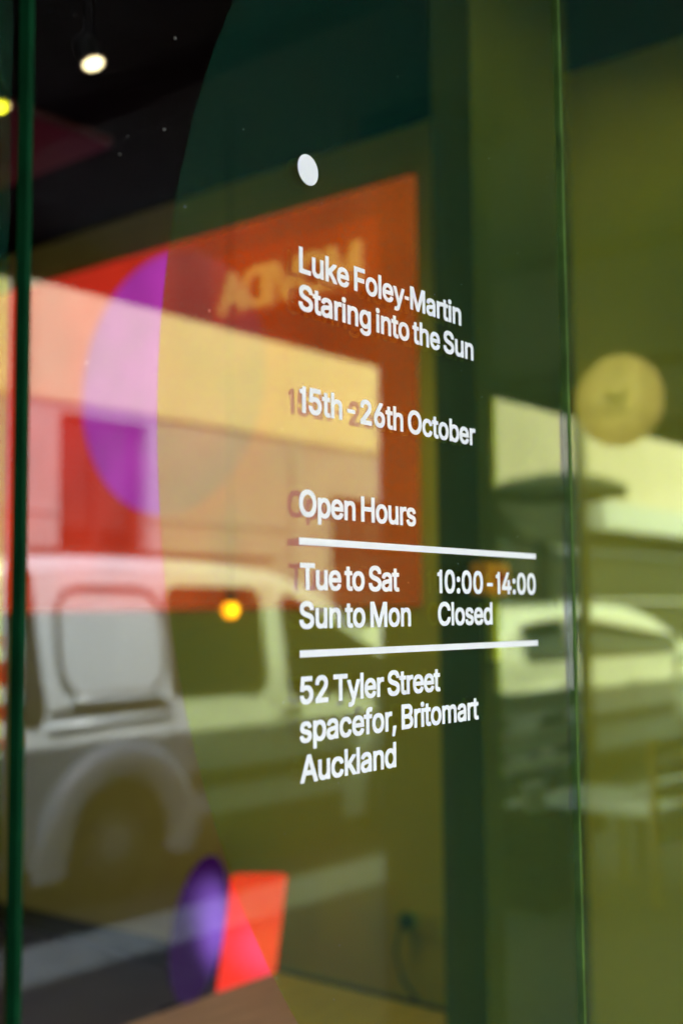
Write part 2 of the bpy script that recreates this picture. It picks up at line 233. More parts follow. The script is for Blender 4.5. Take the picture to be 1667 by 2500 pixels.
FONT = json.loads('''{",":[188,[[61,-139,93,-139,98,-138,102,-134,135,-14,139,-4,143,16,147,26,149,36,157,61,157,81,153,88,143,91,113,91,58,91,53,89,50,86,48,81,18,-109,18,-124,20,-134,23,-137,33,-139]]],"-":[188,[[20,173,23,170,33,168,153,168,163,169,168,173,170,183,170,238,168,247,163,251,153,252,33,252,23,250,18,243,18,238,18,183]]],"0":[453,[[194,-27,223,-29,253,-28,273,-25,283,-22,293,-20,299,-17,308,-15,328,-4,356,18,377,43,388,61,405,98,417,143,425,193,427,258,424,318,421,343,412,388,397,428,391,438,388,448,367,478,353,493,341,503,326,513,308,523,303,524,293,529,283,530,273,534,258,536,233,538,198,537,178,534,168,530,163,529,143,522,128,514,112,503,98,491,86,478,66,448,56,428,53,418,48,409,37,368,29,318,26,258,28,193,36,143,48,98,53,90,57,78,60,73,64,63,84,33,97,18,113,4,128,-6,143,-14,178,-25],[223,73,203,78,193,83,183,91,163,114,150,138,142,163,135,198,131,233,131,258,133,293,137,328,145,358,156,383,173,408,193,426,203,432,213,435,228,438,243,435,253,430,263,424,283,404,297,383,308,358,316,328,320,293,322,253,320,213,315,178,307,148,296,123,282,103,260,83,243,75,233,73]]],"1":[225,[[72,-20,85,-22,160,-22,166,-20,170,-16,172,-5,172,520,170,525,165,530,160,531,95,531,85,530,80,528,78,525,73,490,69,485,45,466,0,461,-6,455,-7,445,-7,390,-5,380,0,375,5,374,60,374,65,372,66,370,66,-5,67,-15]]],"2":[453,[[48,-20,59,-22,394,-22,404,-21,410,-15,411,-5,411,65,409,73,404,78,394,79,214,79,208,80,312,190,362,250,378,275,388,295,397,320,402,345,403,370,402,395,397,425,387,450,372,475,363,485,347,500,324,516,294,529,279,533,259,536,224,538,184,535,154,528,129,517,102,500,84,483,67,460,59,445,54,433,46,400,44,360,45,350,46,345,54,341,134,340,144,342,148,350,149,365,152,380,156,390,164,405,173,415,185,425,199,433,219,438,234,437,249,433,259,428,274,418,290,400,296,385,298,370,295,355,290,340,278,320,259,295,234,267,45,65,42,55,42,-5,43,-15]]],"4":[453,[[266,-20,275,-22,345,-22,355,-21,360,-20,364,-15,365,-10,365,80,370,83,425,84,430,85,434,90,435,100,435,170,433,180,430,183,420,185,370,185,365,190,365,325,363,335,355,339,275,340,265,338,262,335,260,325,260,185,150,185,270,390,332,495,333,520,330,527,325,530,320,531,240,531,230,529,20,175,19,170,18,160,18,95,20,89,25,84,35,83,255,83,260,80,260,-10,261,-15]]],"5":[453,[[188,-27,215,-29,245,-28,280,-23,310,-12,325,-5,340,5,360,22,381,48,396,73,402,88,410,118,412,138,413,183,407,223,400,245,389,268,376,288,360,307,348,318,330,331,310,341,290,348,275,352,250,355,210,355,190,353,165,346,162,348,162,353,171,428,175,430,370,430,380,431,385,434,388,443,388,518,385,527,380,530,375,531,130,531,85,531,78,528,75,523,45,263,45,243,46,238,50,233,55,232,120,224,135,224,145,226,155,234,170,243,200,253,220,255,240,251,255,245,264,238,285,218,292,208,300,193,306,168,304,148,300,133,293,118,285,106,270,91,255,81,240,75,225,72,215,73,200,76,185,82,170,93,160,103,153,113,146,128,143,143,141,148,135,151,50,152,45,151,40,146,38,133,39,108,46,78,57,53,75,28,90,13,100,5,125,-10,140,-16,145,-17,150,-20,165,-24]]],"6":[453,[[195,-27,229,-29,269,-26,299,-19,324,-7,339,2,353,13,372,33,379,43,394,68,405,98,410,133,411,163,408,198,401,228,396,243,383,268,374,280,356,298,344,308,319,322,289,331,259,335,239,336,235,338,342,493,344,508,343,523,340,528,334,530,244,531,234,528,118,358,92,318,66,268,64,262,59,253,51,228,47,213,43,183,43,138,48,103,57,73,64,58,81,33,89,24,114,2,139,-12,154,-18,184,-26],[214,72,194,80,184,87,172,98,164,108,155,123,150,138,147,153,147,163,150,178,155,193,164,208,179,224,194,234,209,240,224,243,239,241,260,233,274,223,288,208,296,193,302,178,305,158,303,143,299,128,292,113,281,98,269,87,259,80,244,74,229,70]]],":":[188,[[63,-19,75,-23,90,-24,110,-23,120,-22,130,-18,140,-12,148,-4,155,6,159,16,160,26,161,46,159,66,155,75,148,86,140,94,129,101,120,104,100,107,80,106,70,104,50,93,43,86,36,76,32,66,31,56,30,36,32,16,36,6,43,-4,50,-11],[63,256,75,252,90,251,110,252,120,253,130,257,140,263,148,271,154,281,158,291,160,301,161,321,159,341,149,361,140,370,129,376,120,379,100,382,80,381,70,379,50,369,42,361,36,351,32,341,31,331,30,311,33,291,37,281,43,271,50,264]]],"A":[480,[[0,-20,6,-22,16,-22,91,-22,101,-20,106,-15,108,-5,120,30,123,35,125,45,140,85,151,119,156,120,326,120,329,115,339,85,342,80,354,45,357,35,361,26,376,-18,381,-21,391,-22,471,-22,481,-19,484,-15,485,-10,485,5,484,15,481,20,455,90,453,100,448,110,424,175,421,185,416,195,392,260,390,270,381,290,361,345,359,355,355,360,330,430,327,440,324,445,299,515,296,525,291,530,281,531,196,531,186,530,181,525,178,515,153,445,150,440,148,430,122,360,119,355,117,345,92,275,88,270,86,260,61,191,57,185,55,175,31,109,26,100,24,90,0,25,-5,15,-6,-10,-4,-16],[191,221,188,225,212,290,236,366,241,367,251,335,266,288,270,280,285,235,290,225,286,221]]],"B":[456,[[44,-20,55,-22,250,-22,275,-21,310,-17,345,-8,374,5,395,20,413,40,425,60,434,85,439,115,440,155,436,185,427,210,410,237,399,250,379,265,378,270,394,285,408,305,413,320,419,345,420,380,418,410,411,435,400,460,380,485,356,505,330,518,300,526,270,530,245,531,55,531,45,530,40,525,38,520,38,510,38,-5,39,-15],[150,79,148,80,147,85,147,205,150,209,245,209,265,207,285,201,300,191,307,185,324,165,330,150,333,135,331,125,322,110,310,97,300,90,290,85,275,82,260,80],[150,307,147,310,147,315,147,425,150,430,250,429,275,424,290,414,300,404,307,395,311,385,314,370,312,360,305,345,297,335,287,325,270,315,255,310,245,308]]],"C":[510,[[231,-27,260,-29,285,-29,305,-27,330,-23,355,-16,378,-7,410,11,431,28,446,43,461,63,475,88,484,108,491,133,495,153,494,173,490,180,480,182,395,181,389,178,379,148,365,124,350,108,330,93,305,82,290,78,270,75,255,76,243,78,220,85,205,92,195,100,180,112,170,123,158,138,149,153,135,183,128,213,125,253,128,293,136,328,142,343,156,368,167,383,182,398,194,408,218,423,230,428,255,433,270,434,285,432,305,427,325,419,345,405,355,396,366,383,376,368,384,348,387,333,390,329,395,327,480,326,490,328,494,333,495,338,495,358,488,388,474,423,460,447,445,466,428,483,400,504,365,521,340,529,315,535,290,537,240,537,210,533,205,531,190,529,180,524,170,522,164,518,150,513,135,505,115,491,100,478,85,462,60,428,40,388,26,343,22,318,19,288,19,223,22,193,26,168,31,153,32,143,37,133,40,121,47,108,50,99,61,78,75,58,97,33,115,18,135,4,170,-13,185,-17,190,-20,215,-25]]],"D":[502,[[44,-20,55,-22,225,-22,255,-21,280,-18,305,-13,315,-9,325,-8,340,-1,345,0,365,10,385,22,405,38,430,65,443,85,454,105,470,145,471,155,476,170,483,220,484,255,483,290,476,340,471,355,470,365,465,375,463,385,444,425,430,445,412,465,389,485,370,498,350,508,340,511,330,516,320,518,305,523,290,525,285,527,260,530,230,531,55,531,45,530,40,525,38,520,38,510,38,-5,39,-15],[150,79,148,80,147,85,147,425,150,430,220,430,255,427,285,418,300,411,315,400,330,387,348,365,362,340,371,310,375,290,377,255,375,220,367,185,355,155,337,130,321,115,305,103,281,90,265,85,235,80]]],"F":[410,[[44,-20,55,-22,135,-22,141,-20,146,-15,147,-5,147,195,150,199,350,199,360,200,366,205,368,215,368,285,366,295,360,299,350,300,150,300,147,305,147,425,150,430,275,430,375,430,385,432,389,435,391,445,391,515,389,525,385,529,370,531,55,531,45,530,40,525,38,510,38,-5,39,-15]]],"H":[517,[[44,-20,55,-22,135,-22,141,-20,146,-15,147,-5,147,205,150,210,370,210,370,-5,371,-15,376,-20,385,-22,465,-22,475,-19,478,-15,479,-5,479,515,477,525,475,528,470,530,465,531,385,531,375,529,372,525,370,515,370,315,365,311,155,311,150,311,147,315,147,515,145,525,140,530,130,531,50,531,45,530,40,525,38,520,38,510,38,-5,39,-15]]],"I":[185,[[44,-20,55,-22,135,-22,141,-20,145,-16,147,-10,147,515,145,525,140,530,130,531,50,531,45,530,40,525,38,520,38,-5,39,-15]]],"L":[393,[[44,-20,55,-22,365,-22,375,-21,382,-15,383,-5,383,65,380,75,375,78,365,79,150,79,148,80,147,85,147,300,147,515,145,525,140,530,135,531,75,531,50,531,45,530,40,525,38,510,38,-5,39,-15]]],"M":[628,[[44,-20,55,-22,130,-22,138,-20,143,-15,144,-5,144,280,145,287,147,280,155,265,170,225,185,190,188,180,205,140,208,130,211,125,225,90,228,80,245,40,246,35,263,-5,265,-15,270,-20,280,-22,350,-22,358,-20,363,-15,365,-5,382,35,385,45,397,75,400,81,415,122,419,130,422,140,435,173,439,180,442,190,458,230,473,270,477,275,480,285,482,275,482,-5,483,-15,488,-20,495,-22,575,-22,585,-20,589,-15,590,-5,590,300,590,515,588,525,585,529,575,531,470,531,460,529,456,525,453,515,440,480,435,470,432,460,414,415,411,405,395,365,377,315,373,310,371,300,355,260,352,255,349,245,331,200,315,154,301,195,293,210,280,245,277,255,258,300,255,310,252,315,237,355,235,362,215,410,215,415,196,460,193,470,190,475,175,515,172,525,166,530,160,531,55,531,45,530,40,525,38,510,38,-5,39,-15]]],"O":[533,[[231,-27,260,-29,295,-28,320,-25,330,-22,340,-21,365,-12,370,-9,380,-6,400,5,419,18,436,33,460,60,484,98,501,143,502,153,507,168,511,193,514,218,515,258,514,288,511,318,507,343,493,388,488,398,485,408,474,428,460,448,435,477,420,490,400,504,365,521,350,525,345,528,320,534,300,537,270,538,235,537,215,534,190,529,180,524,170,522,164,518,150,513,132,503,115,491,100,478,85,462,60,428,49,408,45,396,40,388,38,378,32,363,30,352,26,343,22,318,19,288,18,258,19,218,22,193,26,168,31,153,32,143,37,133,40,121,47,108,50,99,62,78,75,59,98,33,115,18,135,4,170,-13,185,-17,190,-20,215,-25],[245,78,230,81,220,85,205,92,195,99,180,112,169,123,158,138,148,153,135,183,128,213,125,253,126,278,131,308,142,343,156,368,167,383,180,397,193,408,205,416,230,428,255,433,270,434,285,432,305,427,315,423,340,408,365,385,375,372,385,356,398,328,406,293,408,253,406,218,398,183,385,153,368,128,350,109,329,93,315,86,305,82,290,78,275,76,255,76]]],"S":[447,[[184,-29,228,-31,273,-28,308,-21,338,-10,353,-2,368,8,384,21,398,36,405,46,419,71,424,86,429,116,429,161,427,181,423,195,414,216,408,224,398,237,384,251,353,272,328,284,293,296,223,315,183,329,168,337,158,345,146,356,140,366,137,376,142,391,153,406,163,416,178,426,193,432,218,437,228,437,238,436,259,431,280,421,293,411,303,401,310,391,313,381,317,361,323,357,333,356,408,356,418,358,421,361,423,371,422,401,415,431,403,456,389,476,379,486,368,496,346,511,318,524,288,533,248,537,203,537,168,533,138,525,108,511,98,505,73,486,56,466,48,453,37,426,31,396,30,371,31,346,35,326,38,321,40,311,43,306,47,296,58,281,68,270,94,251,111,241,128,233,143,228,148,225,238,199,278,186,303,171,317,156,322,146,323,136,318,121,307,106,290,91,283,86,258,76,238,72,223,71,203,73,183,79,163,88,153,95,142,106,135,116,127,136,125,151,123,155,118,158,108,159,28,159,23,158,18,153,16,146,16,131,21,96,25,81,36,56,53,31,73,12,98,-4,108,-8,113,-12,143,-22]]],"T":[449,[[177,-20,187,-22,267,-22,273,-20,278,-15,279,0,279,425,282,430,427,430,432,431,437,435,438,440,439,520,437,525,432,530,422,531,272,531,27,531,17,530,12,525,10,520,10,445,12,436,17,431,27,430,167,430,171,425,171,-5,172,-15]]],"V":[480,[[188,-20,201,-22,286,-22,294,-20,299,-15,301,-5,326,64,330,70,332,80,356,146,360,155,363,165,386,230,391,240,394,250,417,315,422,325,425,335,448,400,453,410,455,420,481,490,484,495,485,520,481,528,476,530,386,531,381,530,376,527,254,175,241,136,237,145,232,165,213,220,208,230,195,270,191,278,177,320,172,330,159,370,142,415,141,422,137,430,122,475,119,480,107,515,104,525,101,529,91,531,31,531,6,531,1,530,-4,525,-6,515,-5,495,0,485,24,420,26,410,31,401,55,335,58,325,61,320,87,250,89,240,94,230,118,165,120,155,126,145,150,80,152,70,156,62,181,-5,183,-15]]],"a":[389,[[112,-24,140,-28,165,-29,190,-27,220,-21,237,-14,255,-3,260,-16,265,-19,270,-20,345,-20,350,-19,355,-15,357,-4,357,256,355,286,353,301,345,325,340,336,330,352,315,368,295,382,276,391,260,396,235,401,205,404,175,404,151,401,120,394,100,387,80,376,60,361,46,346,32,326,21,301,21,281,25,274,30,271,90,254,110,254,115,256,132,281,150,297,165,305,175,308,195,311,215,308,225,304,235,298,246,286,252,276,255,266,255,261,254,256,250,253,240,249,140,236,105,228,85,221,70,215,47,201,36,191,25,176,15,151,11,126,11,86,15,61,19,51,25,38,36,21,50,6,60,-2,80,-14],[165,66,140,72,130,78,121,86,117,91,113,101,113,106,116,116,120,122,129,131,149,141,175,147,210,151,250,158,255,158,256,156,256,136,253,126,247,111,240,101,231,91,210,75,185,67]]],"b":[424,[[181,-23,198,-26,233,-28,268,-25,288,-21,293,-18,303,-15,328,-2,343,9,361,27,372,42,388,69,390,77,395,87,404,122,408,142,410,182,409,217,407,237,404,257,394,292,391,297,389,307,381,322,371,337,354,357,343,368,328,379,302,392,293,394,287,397,253,403,228,404,198,403,173,398,158,392,138,379,135,382,134,397,134,512,133,522,129,527,123,529,53,529,38,527,34,522,33,512,33,-8,34,-13,38,-18,43,-20,123,-19,128,-17,131,-13,133,2,158,-15],[198,71,183,79,163,96,155,107,142,132,139,142,133,177,133,202,136,222,139,237,149,262,163,282,178,296,188,302,213,309,228,309,239,307,253,302,272,287,285,272,296,252,303,232,308,202,308,177,305,157,300,137,292,117,278,97,261,82,253,76,243,71,228,68,213,68]]],"c":[396,[[158,-23,164,-25,184,-27,234,-27,264,-23,289,-14,314,-2,329,9,344,22,363,47,376,72,383,92,383,97,383,112,379,119,314,137,294,137,289,135,286,132,274,104,259,87,253,82,239,74,224,69,209,66,189,69,174,75,164,81,147,97,132,117,124,137,117,167,116,197,119,217,125,242,132,257,144,275,160,292,179,304,199,309,214,309,234,305,249,297,264,284,276,267,284,249,289,243,294,242,314,242,374,258,379,261,382,267,382,287,375,307,368,322,358,337,339,359,329,368,304,383,289,390,264,398,234,403,184,403,164,401,131,392,101,377,75,357,57,337,39,307,24,272,17,237,15,212,14,182,17,142,20,122,30,87,45,57,55,42,74,20,89,7,104,-3,129,-15,149,-22]]],"d":[424,[[149,-23,169,-27,189,-28,214,-28,239,-24,259,-18,274,-10,289,0,292,-3,294,-13,298,-18,304,-20,379,-20,387,-18,391,-13,392,-3,392,297,392,512,391,522,387,527,379,529,299,528,294,525,292,522,291,492,291,382,289,378,275,387,259,395,239,401,224,403,194,404,169,403,139,397,124,393,109,386,94,377,81,367,64,350,44,322,36,307,24,273,17,237,15,217,14,182,17,142,20,122,29,87,43,57,52,42,63,27,74,16,94,-1,109,-10,139,-21],[184,71,174,75,157,87,144,100,133,117,121,147,117,167,116,192,119,222,124,242,133,262,144,277,159,292,173,302,189,308,204,310,222,307,236,302,250,292,264,279,276,262,286,237,291,212,292,187,291,167,286,142,278,122,269,106,253,87,244,80,234,74,219,69,204,67]]],"e":[404,[[160,-23,184,-27,204,-28,249,-26,284,-19,299,-13,319,-3,334,7,347,17,359,31,370,47,380,67,384,78,385,102,382,107,379,110,349,117,314,125,294,124,289,122,282,107,274,96,264,86,254,78,244,73,224,67,214,66,194,68,169,77,145,97,130,117,124,132,120,147,124,149,374,149,384,150,389,154,391,162,390,222,387,252,380,282,371,307,357,332,342,352,319,372,299,384,279,393,259,399,224,404,179,403,159,400,129,392,120,387,114,385,86,367,64,347,53,332,36,302,24,272,23,262,20,252,15,212,15,162,20,122,23,112,25,102,28,97,30,87,45,57,55,42,74,20,89,7,114,-8,134,-17,141,-18,149,-21],[124,241,123,242,125,252,134,267,141,277,164,297,179,305,199,310,219,308,229,306,244,299,259,286,274,267,281,252,284,241]]],"f":[254,[[63,-15,66,-18,76,-20,146,-20,156,-19,161,-13,162,-5,163,305,166,307,241,308,244,310,247,315,248,325,248,385,245,395,241,398,236,399,166,399,163,400,162,405,163,425,166,435,171,443,180,450,186,452,196,454,221,448,236,448,242,450,246,455,262,510,263,530,261,536,256,540,251,542,231,547,206,550,181,550,161,549,141,544,121,538,106,529,89,515,77,500,70,485,66,475,62,450,61,400,-4,399,-11,395,-14,390,-14,320,-13,315,-10,310,-4,307,56,307,61,305,61,-5]]],"g":[425,[[150,-166,184,-170,229,-171,264,-166,304,-155,329,-142,350,-126,367,-106,381,-81,389,-51,392,-16,392,389,389,395,384,398,379,399,304,399,299,398,295,394,291,379,289,378,259,395,239,401,214,404,194,404,174,403,154,401,124,392,97,379,84,370,63,349,52,334,38,309,24,274,17,239,14,199,15,164,20,124,29,94,44,62,61,39,74,26,99,8,124,-4,154,-12,174,-14,199,-15,239,-12,259,-6,274,2,289,11,291,9,290,-16,286,-31,281,-41,274,-50,262,-61,244,-71,234,-74,219,-76,199,-77,184,-75,169,-70,159,-65,146,-56,131,-41,119,-26,114,-22,109,-21,89,-22,34,-53,31,-61,32,-81,37,-91,46,-106,59,-121,74,-134,99,-149,119,-158],[184,83,174,86,159,95,144,109,133,124,123,149,118,169,116,194,117,214,122,234,129,254,139,271,155,289,164,297,174,303,189,308,204,310,219,308,229,305,239,301,254,290,269,274,280,254,287,234,292,204,291,179,289,159,284,139,274,120,262,104,249,93,229,83,214,80,199,79]]],"h":[410,[[35,-15,38,-18,43,-20,53,-20,123,-20,128,-19,132,-15,134,-5,134,225,137,250,142,265,145,270,153,280,163,290,173,297,183,303,193,306,208,309,228,306,238,302,248,295,258,285,266,275,273,255,276,235,276,-5,278,-15,283,-19,293,-20,363,-20,373,-17,377,-10,377,-5,377,220,375,280,369,310,360,335,354,345,343,360,333,370,321,380,298,393,273,400,248,403,208,403,188,401,163,394,138,381,134,385,134,515,131,525,128,528,118,529,48,529,38,527,33,520,33,510,33,0,33,-10]]],"i":[167,[[35,-15,41,-19,46,-20,121,-20,126,-19,131,-16,134,-10,134,380,133,390,131,395,126,398,121,399,46,399,41,398,36,396,34,390,33,0,33,-10],[61,425,71,423,91,423,111,426,121,431,131,438,137,445,142,455,145,465,146,480,145,500,143,510,137,520,131,529,121,536,111,541,96,544,81,544,66,543,56,540,46,536,39,530,31,522,26,513,23,505,21,490,21,470,25,455,31,445,41,435,48,430]]],"k":[381,[[35,-15,38,-18,43,-20,53,-20,123,-20,128,-19,132,-15,134,-5,134,125,137,130,148,140,153,142,278,-17,283,-20,298,-20,378,-20,388,-17,392,-10,392,-5,392,10,390,15,233,215,368,353,378,364,380,370,379,390,377,395,373,398,363,399,273,398,266,395,138,264,136,265,134,270,134,510,133,522,131,525,128,528,118,529,48,529,43,529,36,525,33,520,33,510,33,0,33,-10]]],"l":[167,[[35,-15,38,-18,48,-20,123,-20,128,-19,132,-15,134,-10,134,510,133,522,131,525,128,528,123,529,48,529,38,527,33,520,33,0,33,-10]]],"m":[610,[[35,-15,38,-18,43,-20,53,-20,123,-20,128,-19,132,-15,134,-5,134,235,135,250,142,270,152,285,158,292,168,299,178,304,198,310,218,306,233,297,245,285,250,275,253,265,254,-5,254,-10,258,-17,268,-20,338,-20,348,-19,353,-15,355,-5,355,250,361,270,370,285,383,298,398,306,408,309,423,310,438,306,448,302,463,290,470,280,474,270,476,250,476,45,476,-10,478,-15,483,-19,493,-20,568,-20,573,-17,577,-10,577,260,575,290,569,320,560,340,551,355,533,375,513,389,501,395,478,402,453,406,433,406,408,404,378,398,368,394,348,383,333,372,323,363,318,361,303,378,283,393,268,399,243,405,203,406,183,403,158,395,133,379,131,390,129,395,123,398,43,399,36,395,33,385,33,-5]]],"n":[410,[[35,-15,38,-18,43,-20,53,-20,123,-20,128,-19,132,-15,134,-5,134,225,137,250,143,267,157,285,173,297,193,306,208,309,218,308,228,306,243,299,258,285,266,275,273,255,276,235,276,-5,278,-15,283,-19,293,-20,363,-20,373,-17,377,-10,377,-5,377,95,377,245,376,265,373,295,369,310,360,335,347,355,333,370,318,382,298,393,273,400,248,403,208,403,188,401,163,394,148,387,133,378,131,390,129,395,123,398,43,399,36,395,33,385,33,-5]]],"o":[415,[[158,-23,179,-27,204,-28,234,-27,249,-25,284,-16,314,-2,339,18,360,42,370,57,385,87,395,122,398,142,401,182,399,232,391,272,386,282,384,291,376,307,369,321,359,336,349,349,329,367,314,378,299,386,269,397,259,398,249,401,234,403,184,403,164,401,146,397,139,394,131,392,114,384,101,377,87,367,74,356,57,337,39,307,24,272,17,237,15,217,15,162,20,122,30,87,45,57,55,42,74,20,89,7,104,-3,129,-15,149,-22],[199,67,179,72,164,81,147,97,132,117,124,137,119,157,116,177,116,197,119,218,125,242,134,261,145,277,160,292,174,301,189,307,199,309,214,309,234,305,249,296,264,284,278,267,286,252,294,227,299,197,299,177,296,157,287,127,283,117,269,98,252,82,234,71,214,67]]],"p":[424,[[35,-158,38,-161,43,-163,93,-163,123,-163,128,-162,132,-158,134,-148,134,-8,135,-3,138,-1,166,-18,188,-25,208,-27,228,-28,253,-27,268,-25,288,-21,293,-18,303,-15,328,-2,352,17,372,42,389,72,400,102,404,122,409,162,409,217,404,257,394,292,391,297,389,307,381,322,371,337,359,352,343,368,328,379,313,387,287,397,253,403,208,403,178,399,158,392,133,375,131,392,128,396,123,398,43,399,38,397,34,392,33,382,33,-143,33,-153],[198,71,183,79,163,96,155,107,142,132,139,142,133,177,133,202,136,222,139,237,149,262,163,282,178,296,188,302,213,309,228,309,239,307,253,302,272,287,285,272,296,252,303,232,308,202,308,177,305,157,300,137,292,117,278,97,261,82,253,76,243,71,228,68,213,68]]],"r":[259,[[35,-15,38,-18,43,-20,53,-20,123,-20,128,-19,132,-15,134,-5,134,235,138,256,145,270,158,285,171,295,183,301,203,306,238,302,253,302,259,305,262,310,263,315,263,390,263,395,258,402,253,404,223,405,193,404,183,403,158,396,133,383,129,395,123,398,48,399,43,399,36,395,33,390,33,380,33,-5]]],"s":[365,[[127,-23,161,-28,206,-27,236,-23,273,-13,296,0,307,7,321,21,337,42,342,52,348,72,350,87,351,107,350,127,348,142,338,167,331,178,321,189,301,205,276,217,256,224,161,249,141,260,134,267,131,273,130,277,134,287,150,302,166,309,186,313,196,312,211,308,226,299,240,282,250,262,256,258,271,257,281,258,336,271,341,274,344,282,344,297,340,312,331,332,315,357,296,375,276,387,246,398,226,401,191,404,151,402,126,398,111,393,91,384,71,371,56,358,47,347,36,327,30,307,28,292,27,272,28,252,30,237,40,212,46,202,56,190,76,175,90,167,96,166,106,160,136,151,196,137,221,129,236,120,243,112,246,107,247,102,241,92,226,78,216,72,201,67,181,65,166,67,156,69,136,80,121,97,112,122,106,126,86,127,21,112,17,107,16,102,16,87,19,72,31,42,45,22,61,6,86,-10,101,-16]]],"t":[227,[[123,-19,126,-21,146,-23,181,-24,201,-23,226,-17,231,-13,233,-4,233,11,221,66,218,71,211,74,201,74,171,70,166,71,155,76,151,81,147,91,146,101,146,306,151,307,211,307,216,308,221,310,224,321,224,381,223,391,221,396,216,398,151,399,146,401,146,456,146,481,144,486,141,489,131,491,61,491,51,490,47,486,45,481,44,401,41,399,-4,399,-10,396,-13,391,-14,386,-14,321,-11,311,-4,307,41,307,43,306,45,301,45,86,46,66,52,41,59,26,66,15,76,4,86,-4,101,-12,106,-13,111,-17]]],"u":[410,[[133,-20,148,-23,178,-25,203,-24,218,-22,248,-14,273,0,278,0,278,-10,280,-15,283,-18,288,-20,363,-20,368,-20,375,-15,377,-10,377,0,376,390,373,396,363,399,288,399,283,398,279,395,276,385,276,150,273,130,264,110,253,95,238,82,223,75,203,70,183,73,173,76,161,85,147,100,141,110,137,120,134,145,134,380,133,392,131,395,128,398,118,399,48,399,43,399,36,395,33,385,33,135,35,100,41,70,46,55,56,35,73,13,88,0,98,-6,113,-13]]],"y":[389,[[41,-160,72,-164,107,-165,127,-162,152,-155,169,-145,188,-130,200,-115,215,-90,223,-70,224,-65,274,65,279,75,282,85,307,149,331,215,334,220,337,230,362,293,387,360,390,365,391,385,388,395,382,398,297,399,292,398,288,395,250,290,245,280,243,270,232,243,222,212,218,205,209,175,197,144,192,146,190,150,101,395,97,398,92,399,32,399,7,399,0,395,-3,385,-2,365,2,359,46,245,47,240,69,185,71,175,76,165,117,59,119,50,140,0,125,-40,117,-53,107,-63,97,-68,92,-70,72,-66,57,-66,47,-67,44,-70,28,-125,27,-135,27,-150,30,-155,32,-157]]],"–":[265,[[12,173,15,170,25,168,245,168,250,170,253,173,255,178,255,238,254,243,250,248,245,250,235,250,25,250,15,248,11,243,10,238,10,183]]]}''')
CAPU = 553.0; SPACE = 122
def text_loops(s, size, width=None, xs=1.0):
    """outlines of a line of text: cap height = size, squeezed to width"""
    seq = []; x = 0
    nch = len(s)
    def lay(tr):
        x = 0; out = []
        for ch in s:
            if ch == ' ': x += SPACE; continue
            a, loops = FONT[ch]
            out.append((x, loops)); x += a + tr
        mn = min(x0 + min(l[::2]) for x0, ls in out for l in ls); mx = max(x0 + max(l[::2]) for x0, ls in out for l in ls)
        return out, mn, mx
    k = size/CAPU
    tr = 0
    out, mn, mx = lay(0)
    if width:
        a, n0 = mx-mn, None
        _, m2, x2 = lay(-10); slope = (x2-m2-a)/-10
        want = width/(k*xs); tr = (want-a)/slope
        out, mn, mx = lay(tr)
    return [[[((x0+l[i]-mn)*k*xs, (l[i+1]+21)*k) for i in range(0, len(l), 2)] for l in ls] for x0, ls in out]

def outline_mesh(name, glyphs, depth, m, parent, place):
    """every letter is filled on its own, then joined; neighbours sit a hair apart in depth so none share a plane"""
    bm = bmesh.new()
    for gi, loops in enumerate(glyphs):
        cu = bpy.data.curves.new(name, 'CURVE'); cu.dimensions = '2D'; cu.fill_mode = 'BOTH'; cu.extrude = depth/2
        for l in loops:
            sp = cu.splines.new('POLY'); sp.points.add(len(l)-1); sp.use_cyclic_u = True
            for p, (x, y) in zip(sp.points, l): p.co = (x, y, 0, 1)
        tmp = bpy.data.objects.new('tmp', cu); COL.objects.link(tmp); bpy.context.view_layer.update()
        dg = bpy.context.evaluated_depsgraph_get()
        me = bpy.data.meshes.new_from_object(tmp.evaluated_get(dg)); bpy.data.objects.remove(tmp); bpy.data.curves.remove(cu)
        for v in me.vertices: v.co = place(v.co.x, v.co.y, v.co.z + (gi % 2)*depth*.12)
        bm.from_mesh(me); bpy.data.meshes.remove(me)
    bmesh.ops.recalc_face_normals(bm, faces=bm.faces[:])
    return obj(name, bm, m, parent)

# ============================================================ SETTING: street side (y < 0)
def struct(name, dims, m): return tag(boxo(name, dims, m), kind='structure')
struct('ground', (-60, 90, -60, -17.5, -.2, -.06), M['road'])
struct('road', (-60, 90, -17.5, -4.1, -.2, -.05), M['road'])
struct('pavement', (-60, 90, -3.6, -.15, -.2, 0), M['footpath'])
kerb = tag(boxo('kerb', (-60, 90, -4.1, -3.6, -.2, -.02), M['kerb']), kind='structure')
for i in range(22):
    x0 = 1.2 + i*1.2
    boxo('kerb_stone', (x0+.006, x0+1.194, -4.095, -3.605, -.019, .003), M['kerb'], kerb, bevel=.008)
struct('far_pavement', (-60, 90, -9.0, -7.6, -.05, .06), M['kerb'])

def slab(name, x0, x1, y0, y1, z0, z1, m, parent): return boxo(name, (x0, x1, y0, y1, z0, z1), m, parent)

